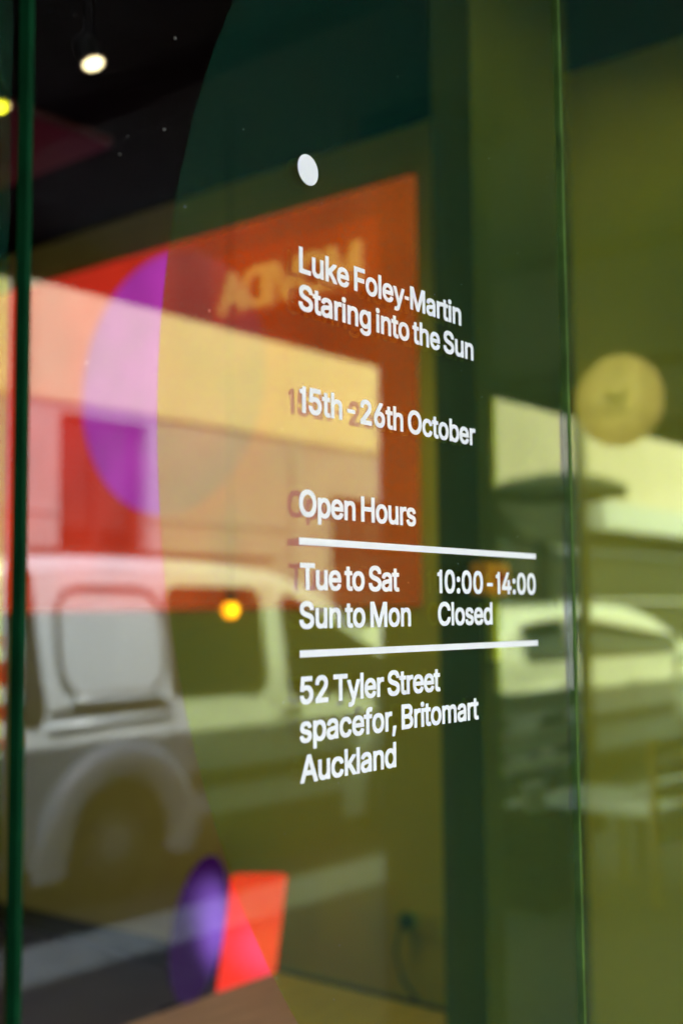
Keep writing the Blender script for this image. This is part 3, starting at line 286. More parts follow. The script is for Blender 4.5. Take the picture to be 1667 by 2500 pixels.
# ---- building across the street: face at y = -9
bd = empty('street_building', (14, -9, 0), 'long low building across the street with deep cream fascia over a pinkish grey wall', 'building')
wins = [(2.2, 3.3, .3, 2.9), (4.6, 5.7, .3, 2.9), (7.42, 8.60, .06, 3.60), (11.68, 13.3, .9, 3.05), (16.0, 17.4, .9, 2.7), (23.4, 25.2, .9, 2.7), (28, 30, .3, 2.8)]
bm = bmesh.new(); bm2 = bmesh.new()       # wall in strips round the openings; darker shopfront further along
xs = -6; ZT = lambda a: 3.698 if a < 14.2 else 3.465
for (a, b, z0, z1) in wins:
    q = bm if a < 14 else bm2
    if xs < 14.2 < a: box(bm, xs, 14.2, -9.4, -9.0, -.05, 3.698); xs = 14.2
    box(q, xs, a, -9.4, -9.0, -.05, ZT(a))
    if z0 > .1: box(q, a, b, -9.4, -9.0, -.05, z0)
    box(q, a, b, -9.4, -9.0, z1, ZT(a)); xs = b
box(bm2, xs, 60, -9.4, -9.0, -.05, 3.465)
obj('wall', bm, M['lowwall'], bd); obj('shopfront', bm2, M['shopfront'], bd)
for (a, b, z0, z1) in wins:
    bm = bmesh.new(); t = .07
    for d in ((a, b, z0, z0+t), (a, b, z1-t, z1), (a, a+t, z0+t, z1-t), (b-t, b, z0+t, z1-t), ((a+b)/2-.03, (a+b)/2+.03, z0+t, z1-t)):
        box(bm, d[0], d[1], -9.22, -9.14, d[2], d[3])
    f = obj('window', bm, M['frame'], bd)
    boxo('pane', (a+t+.002, b-t-.002, -9.20, -9.18, z0+t+.002, z1-t-.002), M['darkglass'], f)
    boxo('interior', (a+.01, b-.01, -9.9, -9.41, z0, z1), M['black'], f)
boxo('fascia_backing', (-6, 60, -9.4, -9.02, 3.75, 6.2), M['cornice'], bd)
for k in range(34):
    x0 = -6 + k*1.87; x1 = x0+1.855
    if x0 < 14.2 < x1: x1 = 14.2
    zb = 3.70 if x0 < 14 else 3.47
    boxo('fascia_panel', (x0, x1, -9.018, -8.97, zb, 6.19), M['cream' if x0 < 14 else 'cream_dull'], bd)
for xp in (10.9, 3.9): boxo('downpipe', (xp, xp+.09, -8.998, -8.90, .06, 3.69), M['cornice'], bd)
boxo('meter_box', (10.0, 10.45, -8.998, -8.86, 1.2, 1.85), M['cornice'], bd)
boxo('awning', (18.6, 60, -8.999, -8.62, 2.98, 3.44), M['cornice'], bd)
for k, z in enumerate((.9, 1.75, 2.6)):
    xs = -6
    for (a, b, z0, z1) in wins + [(60, 60, 0, 0)]:
        if z0-.02 < z < z1+.02 or a == 60:
            boxo('string_course', (xs, a-.002, -9.0, -8.975, z-.02, z+.02), M['cornice'], bd); xs = b+.002
boxo('roof', (-6, 60, -16, -9.4, 6.1, 6.3), M['frame'], bd)
adopt(bd)

# ---- canopy over the pavement, hung off our building
cn = empty('shop_canopy', (6, -1.5, 2.9), 'flat black canopy over the pavement in front of the shop window', 'canopy')
boxo('soffit', (-12, 26, -2.985, -.16, 2.90, 2.94), M['soffit'], cn)
boxo('deck', (-12, 26, -2.985, -.16, 2.942, 3.02), M['metal_dark'], cn)
boxo('fascia', (-12, 26, -3.03, -2.988, 2.79, 3.04), M['soffit'], cn)
for x in range(-10, 26, 2): boxo('rib', (x, x+.05, -2.98, -.17, 2.84, 2.899), M['soffit'], cn)
adopt(cn)
pr = empty('canopy_post', (2.675, -1.215, 0), 'dark square steel post holding up the canopy', 'post')
boxo('shaft', (2.56, 2.79, -1.33, -1.10, .06, 2.83), M['soffit'], pr, bevel=.006)
boxo('base_plate', (2.51, 2.84, -1.38, -1.05, 0.001, .058), M['metal_dark'], pr)
boxo('cap', (2.53, 2.82, -1.36, -1.07, 2.832, 2.898), M['metal_dark'], pr)
adopt(pr)
# ---- facade above and below the glazing (our own building)
fc = empty('shop_building', (1, 0, 0), 'dark shopfront building that the glass window belongs to', 'building')
boxo('lintel', (-8, 14, -.15, .35, 3.45, 4.4), M['facade'], fc)
boxo('plinth', (-8, 14, -.12, .12, -.1, .10), M['facade'], fc)
boxo('facade_pier', (-8, -1.4, -.15, .35, .1, 3.45), M['facade'], fc)
boxo('facade_pier', (4.6, 14, -.15, .35, .1, 3.45), M['facade'], fc)
adopt(fc)

# ---- vehicles
van_extras_ref = [None]
M['van_arch_shine'] = mat('silver_arch_shine', (.92, .93, .95), .4, metal=.15, noise=.02, coat=.5)  # paler copy of the van paint, standing in for sky shine
def vehicle(name, label, cat, x0, Ys, W, zr, T, mats, wheels, wr, glass, zsill=.22, belt=1.0, group=None, extras=None, tum=.13):
    """x0 rear; T list of (x, ztop) silhouette; side facing the shop at y = -Ys"""
    root = empty(name, (x0+2, -(Ys+W/2), zr), label, cat, group)
    yc = -(Ys+W/2); hw = W/2
    def top(x):
        for (a, za), (b, zb) in zip(T, T[1:]):
            if a <= x <= b:
                t = (x-a)/(b-a); return za+(zb-za)*t
        return T[-1][1]
    L0, L1 = T[0][0], T[-1][0]
    def inset(x, z, zt):
        """half width at height z"""
        e = min((x-L0), (L1-x)); pl = .12*max(0, 1-e/.28)**2
        base = hw - pl
        if z < belt: 
            k = (belt-z)/max(.01, belt-zsill); return base - .045*max(0, k-.45)**2*2 - .015*(1-k)**3
        k = (z-belt)/max(.05, zt-belt) 
        sc = min(1, (zt-belt)/.75)
        return base - tum*sc*k**1.6
    n = 74; rows = 16
    bm = bmesh.new(); grid = []
    for i in range(n+1):
        x = L0+(L1-L0)*i/n; zt = top(x); zb = zsill
        for wx in wheels:
            d = abs(x-wx); ra = wr*1.22
            if d < ra: zb = max(zb, zr+wr+math.sqrt(ra*ra-d*d)-.0)
        col = []
        rise = .10
        for j in range(rows+1):
            t = j/rows
            z = zb+(zt-rise-zb)*t
            bul = 0
            for wx in wheels:
                d = math.hypot(x-wx, z-(zr+wr)); q = (d-wr*1.22)/.24
                if 0 <= q < 1: bul = max(bul, .05*math.sin(math.pi*min(1, .30+q*.70)))
            col.append((x, inset(x, z, zt)+bul, z))
        hwt = col[-1][1]
        for a in (.35, .7, 1.0): col.append((x, hwt-.11*(1-math.cos(a*math.pi/2)), zt-rise+rise*.8*math.sin(a*math.pi/2)))
        col.append((x, (hwt-.11)*.55, zt-.005)); col.append((x, 0, zt))
        grid.append(col)
    for sgn in (1, -1):
        V = [[bm.verts.new((p[0], yc+sgn*p[1], p[2])) for p in c] for c in grid]
        for i in range(n):
            for j in range(len(V[0])-1):
                f = (V[i][j], V[i+1][j], V[i+1][j+1], V[i][j+1]); bm.faces.new(f if sgn < 0 else f[::-1])
        for c in (V[0], V[-1]):
            try: bm.faces.new(c + [bm.verts.new((c[0].co.x, yc, c[0].co.z))])
            except Exception: pass
    bmesh.ops.remove_doubles(bm, verts=bm.verts[:], dist=.0005)
    bmesh.ops.recalc_face_normals(bm, faces=bm.faces[:])
    obj('body', bm, mats['paint'], root, smooth=True)
    boxo('underbody', (L0+.3, L1-.3, yc-hw+.22, yc+hw-.22, zsill-.05, belt-.1), M['metal_dark'], root)
    def side(x, z, off=.004): return (x, yc+inset(x, z, top(x))+off, z)
    def patch(name, x0, x1, z0, z1, rad, m, off=.006, parent=root, slx0=0, slx1=0, nx=14, nz=8, cut=True):
        """rounded rectangle that follows the side"""
        bm = bmesh.new(); ring = []
        for cx, cz, a0 in ((x1-rad, z1-rad, 0), (x0+rad, z1-rad, 90), (x0+rad, z0+rad, 180), (x1-rad, z0+rad, 270)):
            for k in range(6):
                a = R(a0+18*k); px, pz = cx+rad*math.cos(a), cz+rad*math.sin(a)
                kk = (pz-z0)/(z1-z0); px += (slx0*kk if px < (x0+x1)/2 else slx1*kk)
                pz = min(pz, top(px)-.10) if cut else pz
                ring.append((px, pz))
        for (sx, sz) in [None] and []: pass
        cx = sum(p[0] for p in ring)/len(ring); cz = sum(p[1] for p in ring)/len(ring)
        prev = None; m_ = 5
        for q in range(m_+1):
            s_ = 1-q/m_*.999
            cur = [bm.verts.new(side(cx+(p[0]-cx)*s_, cz+(p[1]-cz)*s_, off)) for p in ring]
            if prev:
                for k in range(len(ring)): bm.faces.new((prev[k], prev[(k+1)%len(ring)], cur[(k+1)%len(ring)], cur[k]))
            prev = cur
        bmesh.ops.recalc_face_normals(bm, faces=bm.faces[:])
        for f in bm.faces:
            if f.normal.y < 0: f.normal_flip()
        return obj(name, bm, m, parent, smooth=True), ring
    def groove(name, ring, r_, m, parent=root, off=.006, closed=True):
        bm = bmesh.new(); pts = [side(x, z, off) for x, z in ring]
        if closed: pts.append(pts[0])
        tube(bm, pts, r_, 8); return obj(name, bm, m, parent, smooth=True)
    for g in glass:
        p, ring = patch('window', *g, M['darkglass']); groove('window_seal', ring, .012, M['van_plastic'], p)
    for wx in wheels:
        for sy in (1, -1):
            y = yc+sy*(hw-.13)
            bm = bmesh.new(); wz = zr+wr
            prof = [(wr*.62, -.09), (wr*.9, -.1), (wr*.985, -.085), (wr, -.05), (wr, .05), (wr*.985, .085), (wr*.9, .1), (wr*.62, .09)]
            lathe(bm, [(a, b) for a, b in prof], (wx, y, wz), 'Y', 36)
            wh = obj('wheel', bm, M['tyre'], root, smooth=True)
            bm = bmesh.new(); lathe(bm, [(wr*.60, .07*sy), (wr*.56, .094*sy), (wr*.42, .082*sy), (wr*.36, .096*sy), (wr*.14, .10*sy), (.001, .104*sy)], (wx, y, wz), 'Y', 30)
            obj('rim', bm, M['rim'], wh, smooth=True)
        if extras is van_extras_ref[0]:            # rolled wheel-arch flare, paler than the body to imitate sky shine
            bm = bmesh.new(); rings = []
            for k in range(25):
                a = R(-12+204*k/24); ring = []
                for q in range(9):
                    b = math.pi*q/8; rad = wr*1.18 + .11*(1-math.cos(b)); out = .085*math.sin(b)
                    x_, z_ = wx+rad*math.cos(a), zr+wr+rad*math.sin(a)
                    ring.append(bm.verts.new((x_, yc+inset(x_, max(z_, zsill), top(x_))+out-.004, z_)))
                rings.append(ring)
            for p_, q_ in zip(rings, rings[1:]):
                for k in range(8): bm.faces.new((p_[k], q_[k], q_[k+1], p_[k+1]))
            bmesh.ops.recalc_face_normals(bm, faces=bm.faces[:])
            obj('arch_flare', bm, M['van_arch_shine'], root, smooth=True)
        bm = bmesh.new(); lathe(bm, [(wr*1.2, -.6), (wr*1.2, .62)], (wx, yc, zr+wr), 'Y', 30)
        # dark liner inside the arch
        for f in list(bm.faces):
            if len(f.verts) > 4: bm.faces.remove(f)
        for v in bm.verts: v.co.z = max(v.co.z, zsill)
        obj('wheel_arch_liner', bm, M['metal_dark'], root)
    if extras: extras(root, side, patch, groove, yc, hw, top)
    return adopt(root)

def van_extras(root, side, patch, groove, yc, hw, top):
    p, ring = patch('side_panel_recess', 4.05, 4.80, 1.10, 1.69, .16, M['van'], off=.004)
    groove('panel_groove', ring, .018, M['van_groove'], p, off=.010)
    # bright lip below the recess, sliding rail, shadow gap
    groove('panel_lip', [(4.12, 1.085), (4.3, 1.075), (4.55, 1.075), (4.78, 1.085)], .022, M['van'], off=.012, closed=False)
    patch('door_rail', 3.98, 4.84, .985, 1.035, .02, M['van_plastic'], off=.012)
    groove('rail_lip', [(3.98, .94), (4.84, .965)], .022, M['van'], off=.014, closed=False)
    groove('door_gap', [(4.87, .3), (4.87, .9), (4.86, 1.2), (4.82, 1.72)], .007, M['van_groove'], closed=False)
    groove('door_gap', [(5.78, .25), (5.78, .9), (5.76, 1.72)], .009, M['van_groove'], closed=False)
    patch('side_moulding', 4.95, 7.1, .50, .60, .03, M['van_plastic'], off=.012)
    patch('sill_trim', 4.98, 6.55, .22, .33, .02, M['van_plastic'], off=.008)
    patch('door_handle', 5.82, 6.0, .90, .935, .015, M['van_plastic'], off=.03)
    # rear lamp and black rear pillar
    patch('rear_pillar', 3.79, 3.96, .95, 1.80, .06, M['van_plastic'], off=.010, slx0=.04, slx1=-.05)
    tl, _ = patch('tail_light', 3.66, 3.80, .86, 1.42, .04, M['tail_red'], off=.016)
    for z in (1.30, 1.08, .90): patch('reversing_lens', 3.67, 3.79, z, z+.09, .02, M['tail_white'], off=.022, parent=tl)
    boxo('roof_rail', (4.0, 6.0, yc+hw-.26, yc+hw-.22, 1.885, 1.92), M['van_plastic'], root)
    boxo('wing_mirror', (6.78, 6.92, yc+hw-.02, yc+hw+.16, 1.02, 1.24), M['van_plastic'], root, bevel=.03)
    boxo('rear_bumper', (3.52, 3.90, yc-hw+.05, yc+hw-.02, .28, .52), M['van_plastic'], root, bevel=.04)
    boxo('headlight', (7.62, 7.74, yc+hw-.3, yc+hw-.03, .72, .9), M['tail_white'], root, bevel=.03)
van_extras_ref[0] = van_extras
T = [(3.58, 1.62), (3.66, 1.80), (3.80, 1.875), (4.3, 1.90), (4.9, 1.90), (5.4, 1.885), (5.9, 1.84), (6.25, 1.76), (6.5, 1.63), (6.75, 1.44), (7.0, 1.22), (7.12, 1.12), (7.4, 1.05), (7.62, .96), (7.74, .80), (7.78, .6)]
vehicle('panel_van', 'silver grey panel van parked with its rear wheel in view', 'van', 3.58, 4.6, 1.8, -.05, T,
        {'paint': M['van']}, (4.47, 7.05), .31,
        [(4.86, 5.68, 1.06, 1.70, .09), (5.88, 6.88, 1.03, 1.66, .09)], extras=van_extras)

def car_extras(root, side, patch, groove, yc, hw, top):
    groove('door_gap', [(10.0, .3), (10.0, .9)], .008, M['van_groove'], closed=False)
    groove('door_gap', [(11.1, .3), (11.1, .9)], .008, M['van_groove'], closed=False)
    patch('side_moulding', 9.4, 12.2, .50, .58, .02, M['van_plastic'], off=.012)
    patch('door_handle', 10.8, 10.98, .84, .87, .012, M['white_car'], off=.03)
    patch('tail_light', 8.47, 8.62, .62, .78, .03, M['tail_red'], off=.012)
    boxo('wing_mirror', (11.98, 12.1, yc+hw-.02, yc+hw+.16, 1.0, 1.14), M['white_car'], root, bevel=.03)
    boxo('number_plate', (8.395, 8.41, yc-.25, yc+.25, .55, .66), M['tail_white'], root)
T2 = [(8.42, .95), (8.55, 1.22), (8.85, 1.48), (9.3, 1.585), (9.9, 1.62), (10.6, 1.63), (11.2, 1.60), (11.7, 1.50), (12.15, 1.33), (12.5, 1.17), (12.7, 1.09), (13.1, 1.02), (13.4, .9), (13.5, .65)]
vehicle('parked_car', 'white hatchback parked ahead of the van behind the street pole', 'car', 8.42, 4.6, 1.75, -.05, T2,
        {'paint': M['white_car']}, (9.3, 12.55), .31,
        [(8.95, 9.72, 1.12, 1.47, .06), (9.86, 12.1, 1.12, 1.48, .07)], belt=1.02, extras=car_extras)
# ---- café umbrella, pole, bench, chair, signs on the pavement
um = empty('cafe_umbrella', (15.55, -7.86, .06), 'wide dark green café umbrella open in front of the cream fascia across the street', 'umbrella')
bm = bmesh.new(); cx, cy = 15.55, -7.86; Ru = 1.04; n = 8
ap = bm.verts.new((cx, cy, 3.60)); rings = []
for f_, z in ((.35, 3.56), (.7, 3.48), (1, 3.36)):
    ring = []
    for k in range(48):
        a = 2*math.pi*k/48; sag = .03*abs(math.sin(a*n/2))*f_
        rad = Ru*f_*(1-.035*abs(math.sin(a*n/2)))
        ring.append(bm.verts.new((cx+rad*math.cos(a), cy+rad*math.sin(a), z-(.02-sag if f_ == 1 else 0))))
    rings.append(ring)
for k in range(48): bm.faces.new((ap, rings[0][k], rings[0][(k+1)%48]))
for q, s_ in zip(rings, rings[1:]):
    for k in range(48): bm.faces.new((q[k], s_[k], s_[(k+1)%48], q[(k+1)%48]))
low = [bm.verts.new((v.co.x, v.co.y, v.co.z-.13)) for v in rings[-1]]
for k in range(48): bm.faces.new((rings[-1][k], low[k], low[(k+1)%48], rings[-1][(k+1)%48]))
o = obj('canopy', bm, M['umbrella'], um, smooth=False)
md = o.modifiers.new('thickness', 'SOLIDIFY'); md.thickness = .004
bm = bmesh.new(); tube(bm, [(cx, cy, .10), (cx, cy, 3.50)], .03, 12); obj('pole', bm, M['pole'], um)
for k in range(n):
    a = 2*math.pi*k/n; bm = bmesh.new(); tube(bm, [(cx, cy, 3.44), (cx+Ru*.97*math.cos(a), cy+Ru*.97*math.sin(a), 3.27)], .009, 6); obj('rib', bm, M['pole'], um)
bm = bmesh.new(); lathe(bm, [(.02, .12), (.05, .11), (.26, .05), (.28, .003)], (cx, cy, .06), 'Z', 24); obj('base', bm, M['metal_dark'], um)
adopt(um)

sp = empty('street_pole', (7.8, -3.45, 0), 'tall dark painted street pole at the kerb in front of the white hatchback', 'pole')
bm = bmesh.new(); tube(bm, [(7.8, -3.45, .03), (7.8, -3.45, .9), (7.8, -3.45, 5.5)], [.06, .048, .04], 14); obj('shaft', bm, M['pole'], sp, smooth=True)
bm = bmesh.new(); lathe(bm, [(.05, .2), (.1, .16), (.12, .004)], (7.8, -3.45, 0), 'Z', 20); obj('collar', bm, M['metal_dark'], sp)
adopt(sp)

bn = empty('slatted_bench', (6.32, -3.05, 0), 'white slatted bench on the pavement left of the street pole', 'bench')
for z0, z1 in ((.93, 1.06), (.72, .84), (.60, .665)): boxo('back_slat', (5.86, 6.80, -3.02, -2.99, z0, z1), M['white_slat'], bn, bevel=.008)
for k in range(4): boxo('seat_slat', (5.86, 6.80, -2.97+k*.11, -2.88+k*.11, .44, .465), M['white_slat'], bn, bevel=.005)
for x in (5.95, 6.66):
    boxo('back_post', (x, x+.05, -3.045, -3.022, .002, 1.07), M['pole'], bn)
    boxo('leg', (x, x+.05, -2.56, -2.52, .002, .438), M['pole'], bn)
    boxo('seat_bearer', (x, x+.05, -3.02, -2.50, .40, .438), M['pole'], bn)
adopt(bn)

bk = empty('white_bucket', (6.02, -2.3, 0), 'small white bucket on a dark crate in front of the slatted bench', 'bucket')
bm = bmesh.new(); lathe(bm, [(.05, .36), (.062, .49), (.066, .49), (.066, .50), (.058, .50), (.046, .37)], (5.55, -2.6, .14), 'Z', 24); obj('pail', bm, M['white_slat'], bk, smooth=True)
bm = bmesh.new(); tube(bm, [(5.55+.064*math.cos(a/10*math.pi), -2.6, .63+.05*math.sin(a/10*math.pi)) for a in range(11)], .003, 6); obj('handle', bm, M['metal_dark'], bk)
adopt(bk)
ck = empty('dark_crate', (5.55, -2.6, 0), 'dark tall crate under the white bucket', 'crate')
for z in (.02, .14, .26, .38):
    for (a, b, c, d) in ((5.40, 5.70, -2.75, -2.735), (5.40, 5.70, -2.465, -2.45), (5.40, 5.415, -2.734, -2.466), (5.685, 5.70, -2.734, -2.466)):
        boxo('slat', (a, b, c, d, z, z+.09), M['metal_dark'], ck)
for x in (5.416, 5.66):
    for y in (-2.734, -2.49): boxo('corner_post', (x, x+.024, y, y+.024, .002, .49), M['metal_dark'], ck)
boxo('lid', (5.39, 5.71, -2.76, -2.44, .491, .498), M['metal_dark'], ck)
adopt(ck)

ch = empty('cafe_chair', (6.15, -2.3, 0), 'white slat-back café chair with yellow timber frame by the right edge', 'chair')
X0, X1 = 5.93, 6.40
for x in (X0, X1-.035):
    boxo('back_leg', (x, x+.035, -2.13, -2.095, .002, .86), M['yellow_wood'], ch, bevel=.004)
    boxo('front_leg', (x, x+.035, -2.52, -2.485, .002, .44), M['yellow_wood'], ch, bevel=.004)
for z in (.78, .66, .54): boxo('back_slat', (X0+.036, X1-.036, -2.125, -2.10, z, z+.075), M['white_slat'], ch, bevel=.004)
boxo('seat', (X0-.01, X1+.01, -2.53, -2.135, .442, .475), M['white_slat'], ch, bevel=.01)
boxo('apron', (X0+.036, X1-.036, -2.125, -2.105, .30, .438), M['white_slat'], ch)
adopt(ch)

bs = empty('round_sign', (5.44, -2.0, 2.58), 'round cream hanging sign with a small dark emblem under the canopy', 'sign')
bm = bmesh.new(); lathe(bm, [(.001, -.02), (.222, -.02), (.232, -.012), (.232, .012), (.222, .02), (.001, .02)], (5.44, -2.0, 2.58), 'X', 56); obj('disc', bm, glow_mat('disc_added_glow', (1, .68, .28), (1, .76, .34), .22, .33, (5.44, -2.0, 2.62), (.4, .3, .3), 9), bs)  # glow added to brighten the disc under the dark canopy
# emblem: a small sheaf of three leaves on the face towards the window
bm = bmesh.new()
for ang, ln, dy, dz in ((-30, .13, -.01, 0), (28, .13, .01, 0), (-8, .075, -.03, .005), (10, .085, .03, 0), (-58, .05, -.02, -.01), (60, .05, .02, -.01)):
    a = R(ang); d = Vector((0, math.sin(a), math.cos(a))); s_ = Vector((0, d.z, -d.y)); c = Vector((5.4145, -2.0+dy*.5, 2.535+dz*3))
    pts = [c, c+d*ln*.5+s_*.014, c+d*ln, c+d*ln*.5-s_*.014]
    vs = [bm.verts.new(p) for p in pts]; bm.faces.new(vs)
r_ = bmesh.ops.extrude_face_region(bm, geom=bm.faces[:])
for v in [g for g in r_['geom'] if isinstance(g, bmesh.types.BMVert)]: v.co.x += .005
bmesh.ops.recalc_face_normals(bm, faces=bm.faces[:])
obj('emblem', bm, emit('disc_mark', (.5, .42, .14), .16), bs)  # dim glow added along with the disc's
for y in (-2.08, -1.92):
    bm = bmesh.new(); tube(bm, [(5.44, y, 2.78), (5.44, y, 2.899)], .006, 8); obj('hanger', bm, M['metal_dark'], bs)
adopt(bs)

mv = empty('restaurant_sign', (2.46, -1.57, 2.45), 'red hanging sign reading MOVIDA in pale letters under the canopy', 'sign')
boxo('board', (2.455, 2.475, -1.865, -1.255, 2.388, 2.58), emit('board_added_glow', (1, .13, .02), .13), mv)  # glow added, since the board sits dark under the canopy
outline_mesh('letters', text_loops('MOVIDA', .118, .53), .006, emit('letters_added_glow', (1, .62, .24), .42), mv, lambda x, y, z: Vector((2.450+z, -1.295-x, 2.405+y)))  # letters brightened by an added glow as well
for y in (-1.8, -1.35):
    bm = bmesh.new(); tube(bm, [(2.465, y, 2.566), (2.465, y, 2.899)], .006, 8); obj('hanger', bm, M['metal_dark'], mv)
adopt(mv)

# ============================================================ ROOM behind the glass (y > 0)
struct('floor', (-4, 3.7, .13, 9, -.1, 0), M['interior_floor'])
struct('ceiling', (-4.1, 5.0, .351, 9.1, 3.44, 3.55), M['black'])
struct('side_wall', (3.70, 3.9, .351, 9.0, 0, 3.438), M['interior_wall'])
struct('back_wall', (-4, 3.7, 9.0, 9.1, 0, 3.438), M['interior_wall'])
struct('far_side_wall', (-4.2, -4.0, .351, 9.0, 0, 3.438), M['interior_wall'])
boxo('skirting', (3.685, 3.699, .36, 8.99, .001, .10), M['column'], bpy.data.objects['side_wall'])

cl = empty('square_column', (2.95, 1.2, 0), 'dark grey square column inside the shop behind the lettering', 'column')
boxo('shaft', (2.656, 3.22, 1.08, 1.213, .10, 3.436), M['column'], cl, bevel=.008)
boxo('skirting', (2.641, 3.235, 1.065, 1.228, .001, .10), M['metal_dark'], cl)
boxo('corner_trim', (2.649, 2.666, 1.074, 1.091, .1, 3.43), M['column'], cl)
adopt(cl)
ab = empty('orange_box', (2.7, 1.07, 1.6), 'small orange box with yellow conduit fixed to the square column', 'alarm')
boxo('housing', (2.60, 2.71, 1.02, 1.076, 1.57, 1.655), M['orange'], ab, bevel=.01)
boxo('conduit', (2.68, 2.70, 1.055, 1.076, 1.40, 1.57), M['plastic_yellow'], ab)
boxo('push_button', (2.635, 2.67, 1.008, 1.019, 1.595, 1.63), M['tail_red'], ab)
adopt(ab)

# projection on the side wall: red field with a magenta sun
sc = tag(boxo('projection_screen', (3.682, 3.698, 2.0, 5.6, 1.555, 3.232), glow_mat('red_projection', (1.0, .15, .012), (1.0, .045, .022), .062, .076, (3.68, 3.9, 2.7), (3, 2.3, 2.2), 2.2)), 'large glowing red projection screen with a magenta disc on the side wall', 'screen')
bm = bmesh.new(); lathe(bm, [(.001, 3.6815), (.605, 3.6815), (.605, 3.679), (.001, 3.679)], (0, 3.385, 2.59), 'X', 72)
obj('projected_disc', bm, glow_mat('magenta_disc', (1.0, .08, .95), (1.0, .10, .88), .05, .066, (3.68, 3.385, 2.7), (1, .9, .9), 3), sc)

# ceiling pieces
rp = tag(boxo('ceiling_patch', (-1, 3.02, 3.0, 5.4, 3.40, 3.438), M['darkred']), 'dark red square patch just under the black ceiling', 'panel')  # thin dark red slab, drawn as a patch on the ceiling
def tilt(bm, x, y, z): bmesh.ops.rotate(bm, verts=bm.verts[:], cent=(x, y, z+.05), matrix=Matrix.Rotation(R(-7), 3, Vector((.63, -.78, 0))) @ Matrix.Rotation(R(-18), 3, Vector((.78, .63, 0))))
def spot(x, y, z, lab, power, tint=(1, .86, .5)):
    o = empty('ceiling_spotlight', (x, y, 3.43), lab, 'spotlight', 'ceiling spotlights')
    bm = bmesh.new(); lathe(bm, [(.031, .0), (.034, .004), (.034, .075), (.026, .085), (.001, .085)], (x, y, z), 'Z', 28); tilt(bm, x, y, z)
    h = obj('housing', bm, M['metal_dark'], o, smooth=False)
    bm = bmesh.new(); lathe(bm, [(.001, -.003), (.028, -.003), (.028, .002), (.001, .002)], (x, y, z), 'Z', 28); tilt(bm, x, y, z); obj('lens', bm, emit('spot_lens', tint, power), o)
    bm = bmesh.new(); lathe(bm, [(.029, -.003), (.035, -.003), (.035, .0), (.029, .0)], (x, y, z), 'Z', 28); tilt(bm, x, y, z); obj('rim', bm, mat('rim_warm', (.5, .35, .2), .4), o)
    bm = bmesh.new(); tube(bm, [(x, y, z+.09), (x, y, 3.436)], .008, 8); obj('stem', bm, M['metal_dark'], o)
    return adopt(o)
def lamp(x, y, z, target, watts):
    l = bpy.data.lights.new('spot_beam', 'SPOT'); l.energy = watts; l.color = (1, .82, .5); l.spot_size = R(110); l.spot_blend = 1; l.shadow_soft_size = .03
    o = bpy.data.objects.new('spot_beam', l); COL.objects.link(o); o.location = (x, y, z-.01)
    o.rotation_euler = (Vector((x, y, z)) - Vector(target)).to_track_quat('Z', 'Y').to_euler()
lamp(2.24, 2.18, 3.19, (3.4, 1.7, .6), 6)
lamp(2.24, 2.655, 3.19, (3.4, 2.4, .6), 6)
spot(2.24, 2.18, 3.2, 'lit ceiling spotlight alone on the black ceiling', 1.2)
spot(2.24, 2.655, 3.2, 'lit ceiling spotlight seen through the yellow film at the left edge', 1.2, (1, .8, .3))

# pendant bulb
pb = empty('pendant_bulb', (3.08, 2.4, 1.545), 'glowing amber bulb hanging on a thin cord before the side wall', 'lamp')
bm = bmesh.new(); bmesh.ops.create_uvsphere(bm, u_segments=20, v_segments=12, radius=.032, matrix=Matrix.Translation((3.08, 2.4, 1.545))); obj('bulb', bm, glow_mat('amber', (1, .26, .008), (1, .50, .05), .45, .9, (3.065, 2.37, 1.545), (.028, .03, .028)), pb, smooth=True)
bm = bmesh.new(); lathe(bm, [(.012, .02), (.016, .03), (.016, .06), (.004, .07)], (3.08, 2.4, 1.545), 'Z', 14); obj('socket', bm, M['metal_dark'], pb)
bm = bmesh.new(); tube(bm, [(3.08, 2.4, 1.61), (3.08, 2.4, 3.436)], .0025, 6); obj('cord', bm, M['metal_dark'], pb)
adopt(pb)

# low display bench near the glass
bn = empty('display_bench', (2.1, 1.4, 0), 'low wooden display bench inside the shop close to the glass', 'bench')
for k in range(6):
    y0 = .86+k*.1717
    boxo('board', (1.0, 2.75, y0+.001, y0+.1702, .425, .45), M['wood'], bn, bevel=.002)
for x in (1.05, 2.65):
    for y in (.9, 1.80): boxo('leg', (x, x+.06, y, y+.06, .001, .424), M['wood'], bn)
boxo('side_panel', (2.716, 2.74, .97, 1.79, .06, .424), M['wood'], bn)
adopt(bn)

# glowing coloured boxes on the floor
def lean_box(x0, x1, y, d, z0, z1, lean, m, root):
    bm = bmesh.new(); box(bm, x0, x1, y, y+d, z0, z1)
    for v in bm.verts:
        v.co.y -= (v.co.x-x0)*1.25; v.co.x += lean*(v.co.z-z1)
    bmesh.ops.bevel(bm, geom=bm.edges[:], offset=.006, segments=2, affect='EDGES'); return obj('shade', bm, m, root)
lb = empty('orange_light_box', (3.2, 2.45, 0), 'glowing orange red light box on the floor behind the bench', 'lamp')
lean_box(3.13, 3.245, 2.42, .03, .10, .605, .20, glow_mat('orange_glow', (1, .035, .012), (1, .07, .16), .165, .20, (3.20, 2.35, .36), (.16, .3, .16)), lb)
boxo('foot', (3.02, 3.25, 2.30, 2.42, .001, .095), M['metal_dark'], lb)
adopt(lb)
vb = empty('violet_lamp', (3.0, 2.56, 0), 'glowing violet egg-shaped lamp on the floor beside the orange light box', 'lamp')
bm = bmesh.new(); bmesh.ops.create_uvsphere(bm, u_segments=28, v_segments=20, radius=1)
for v in bm.verts: v.co = Vector((3.10+.105*v.co.x+.22*(.27*v.co.z), 2.58+.09*v.co.y, .40+.25*v.co.z))
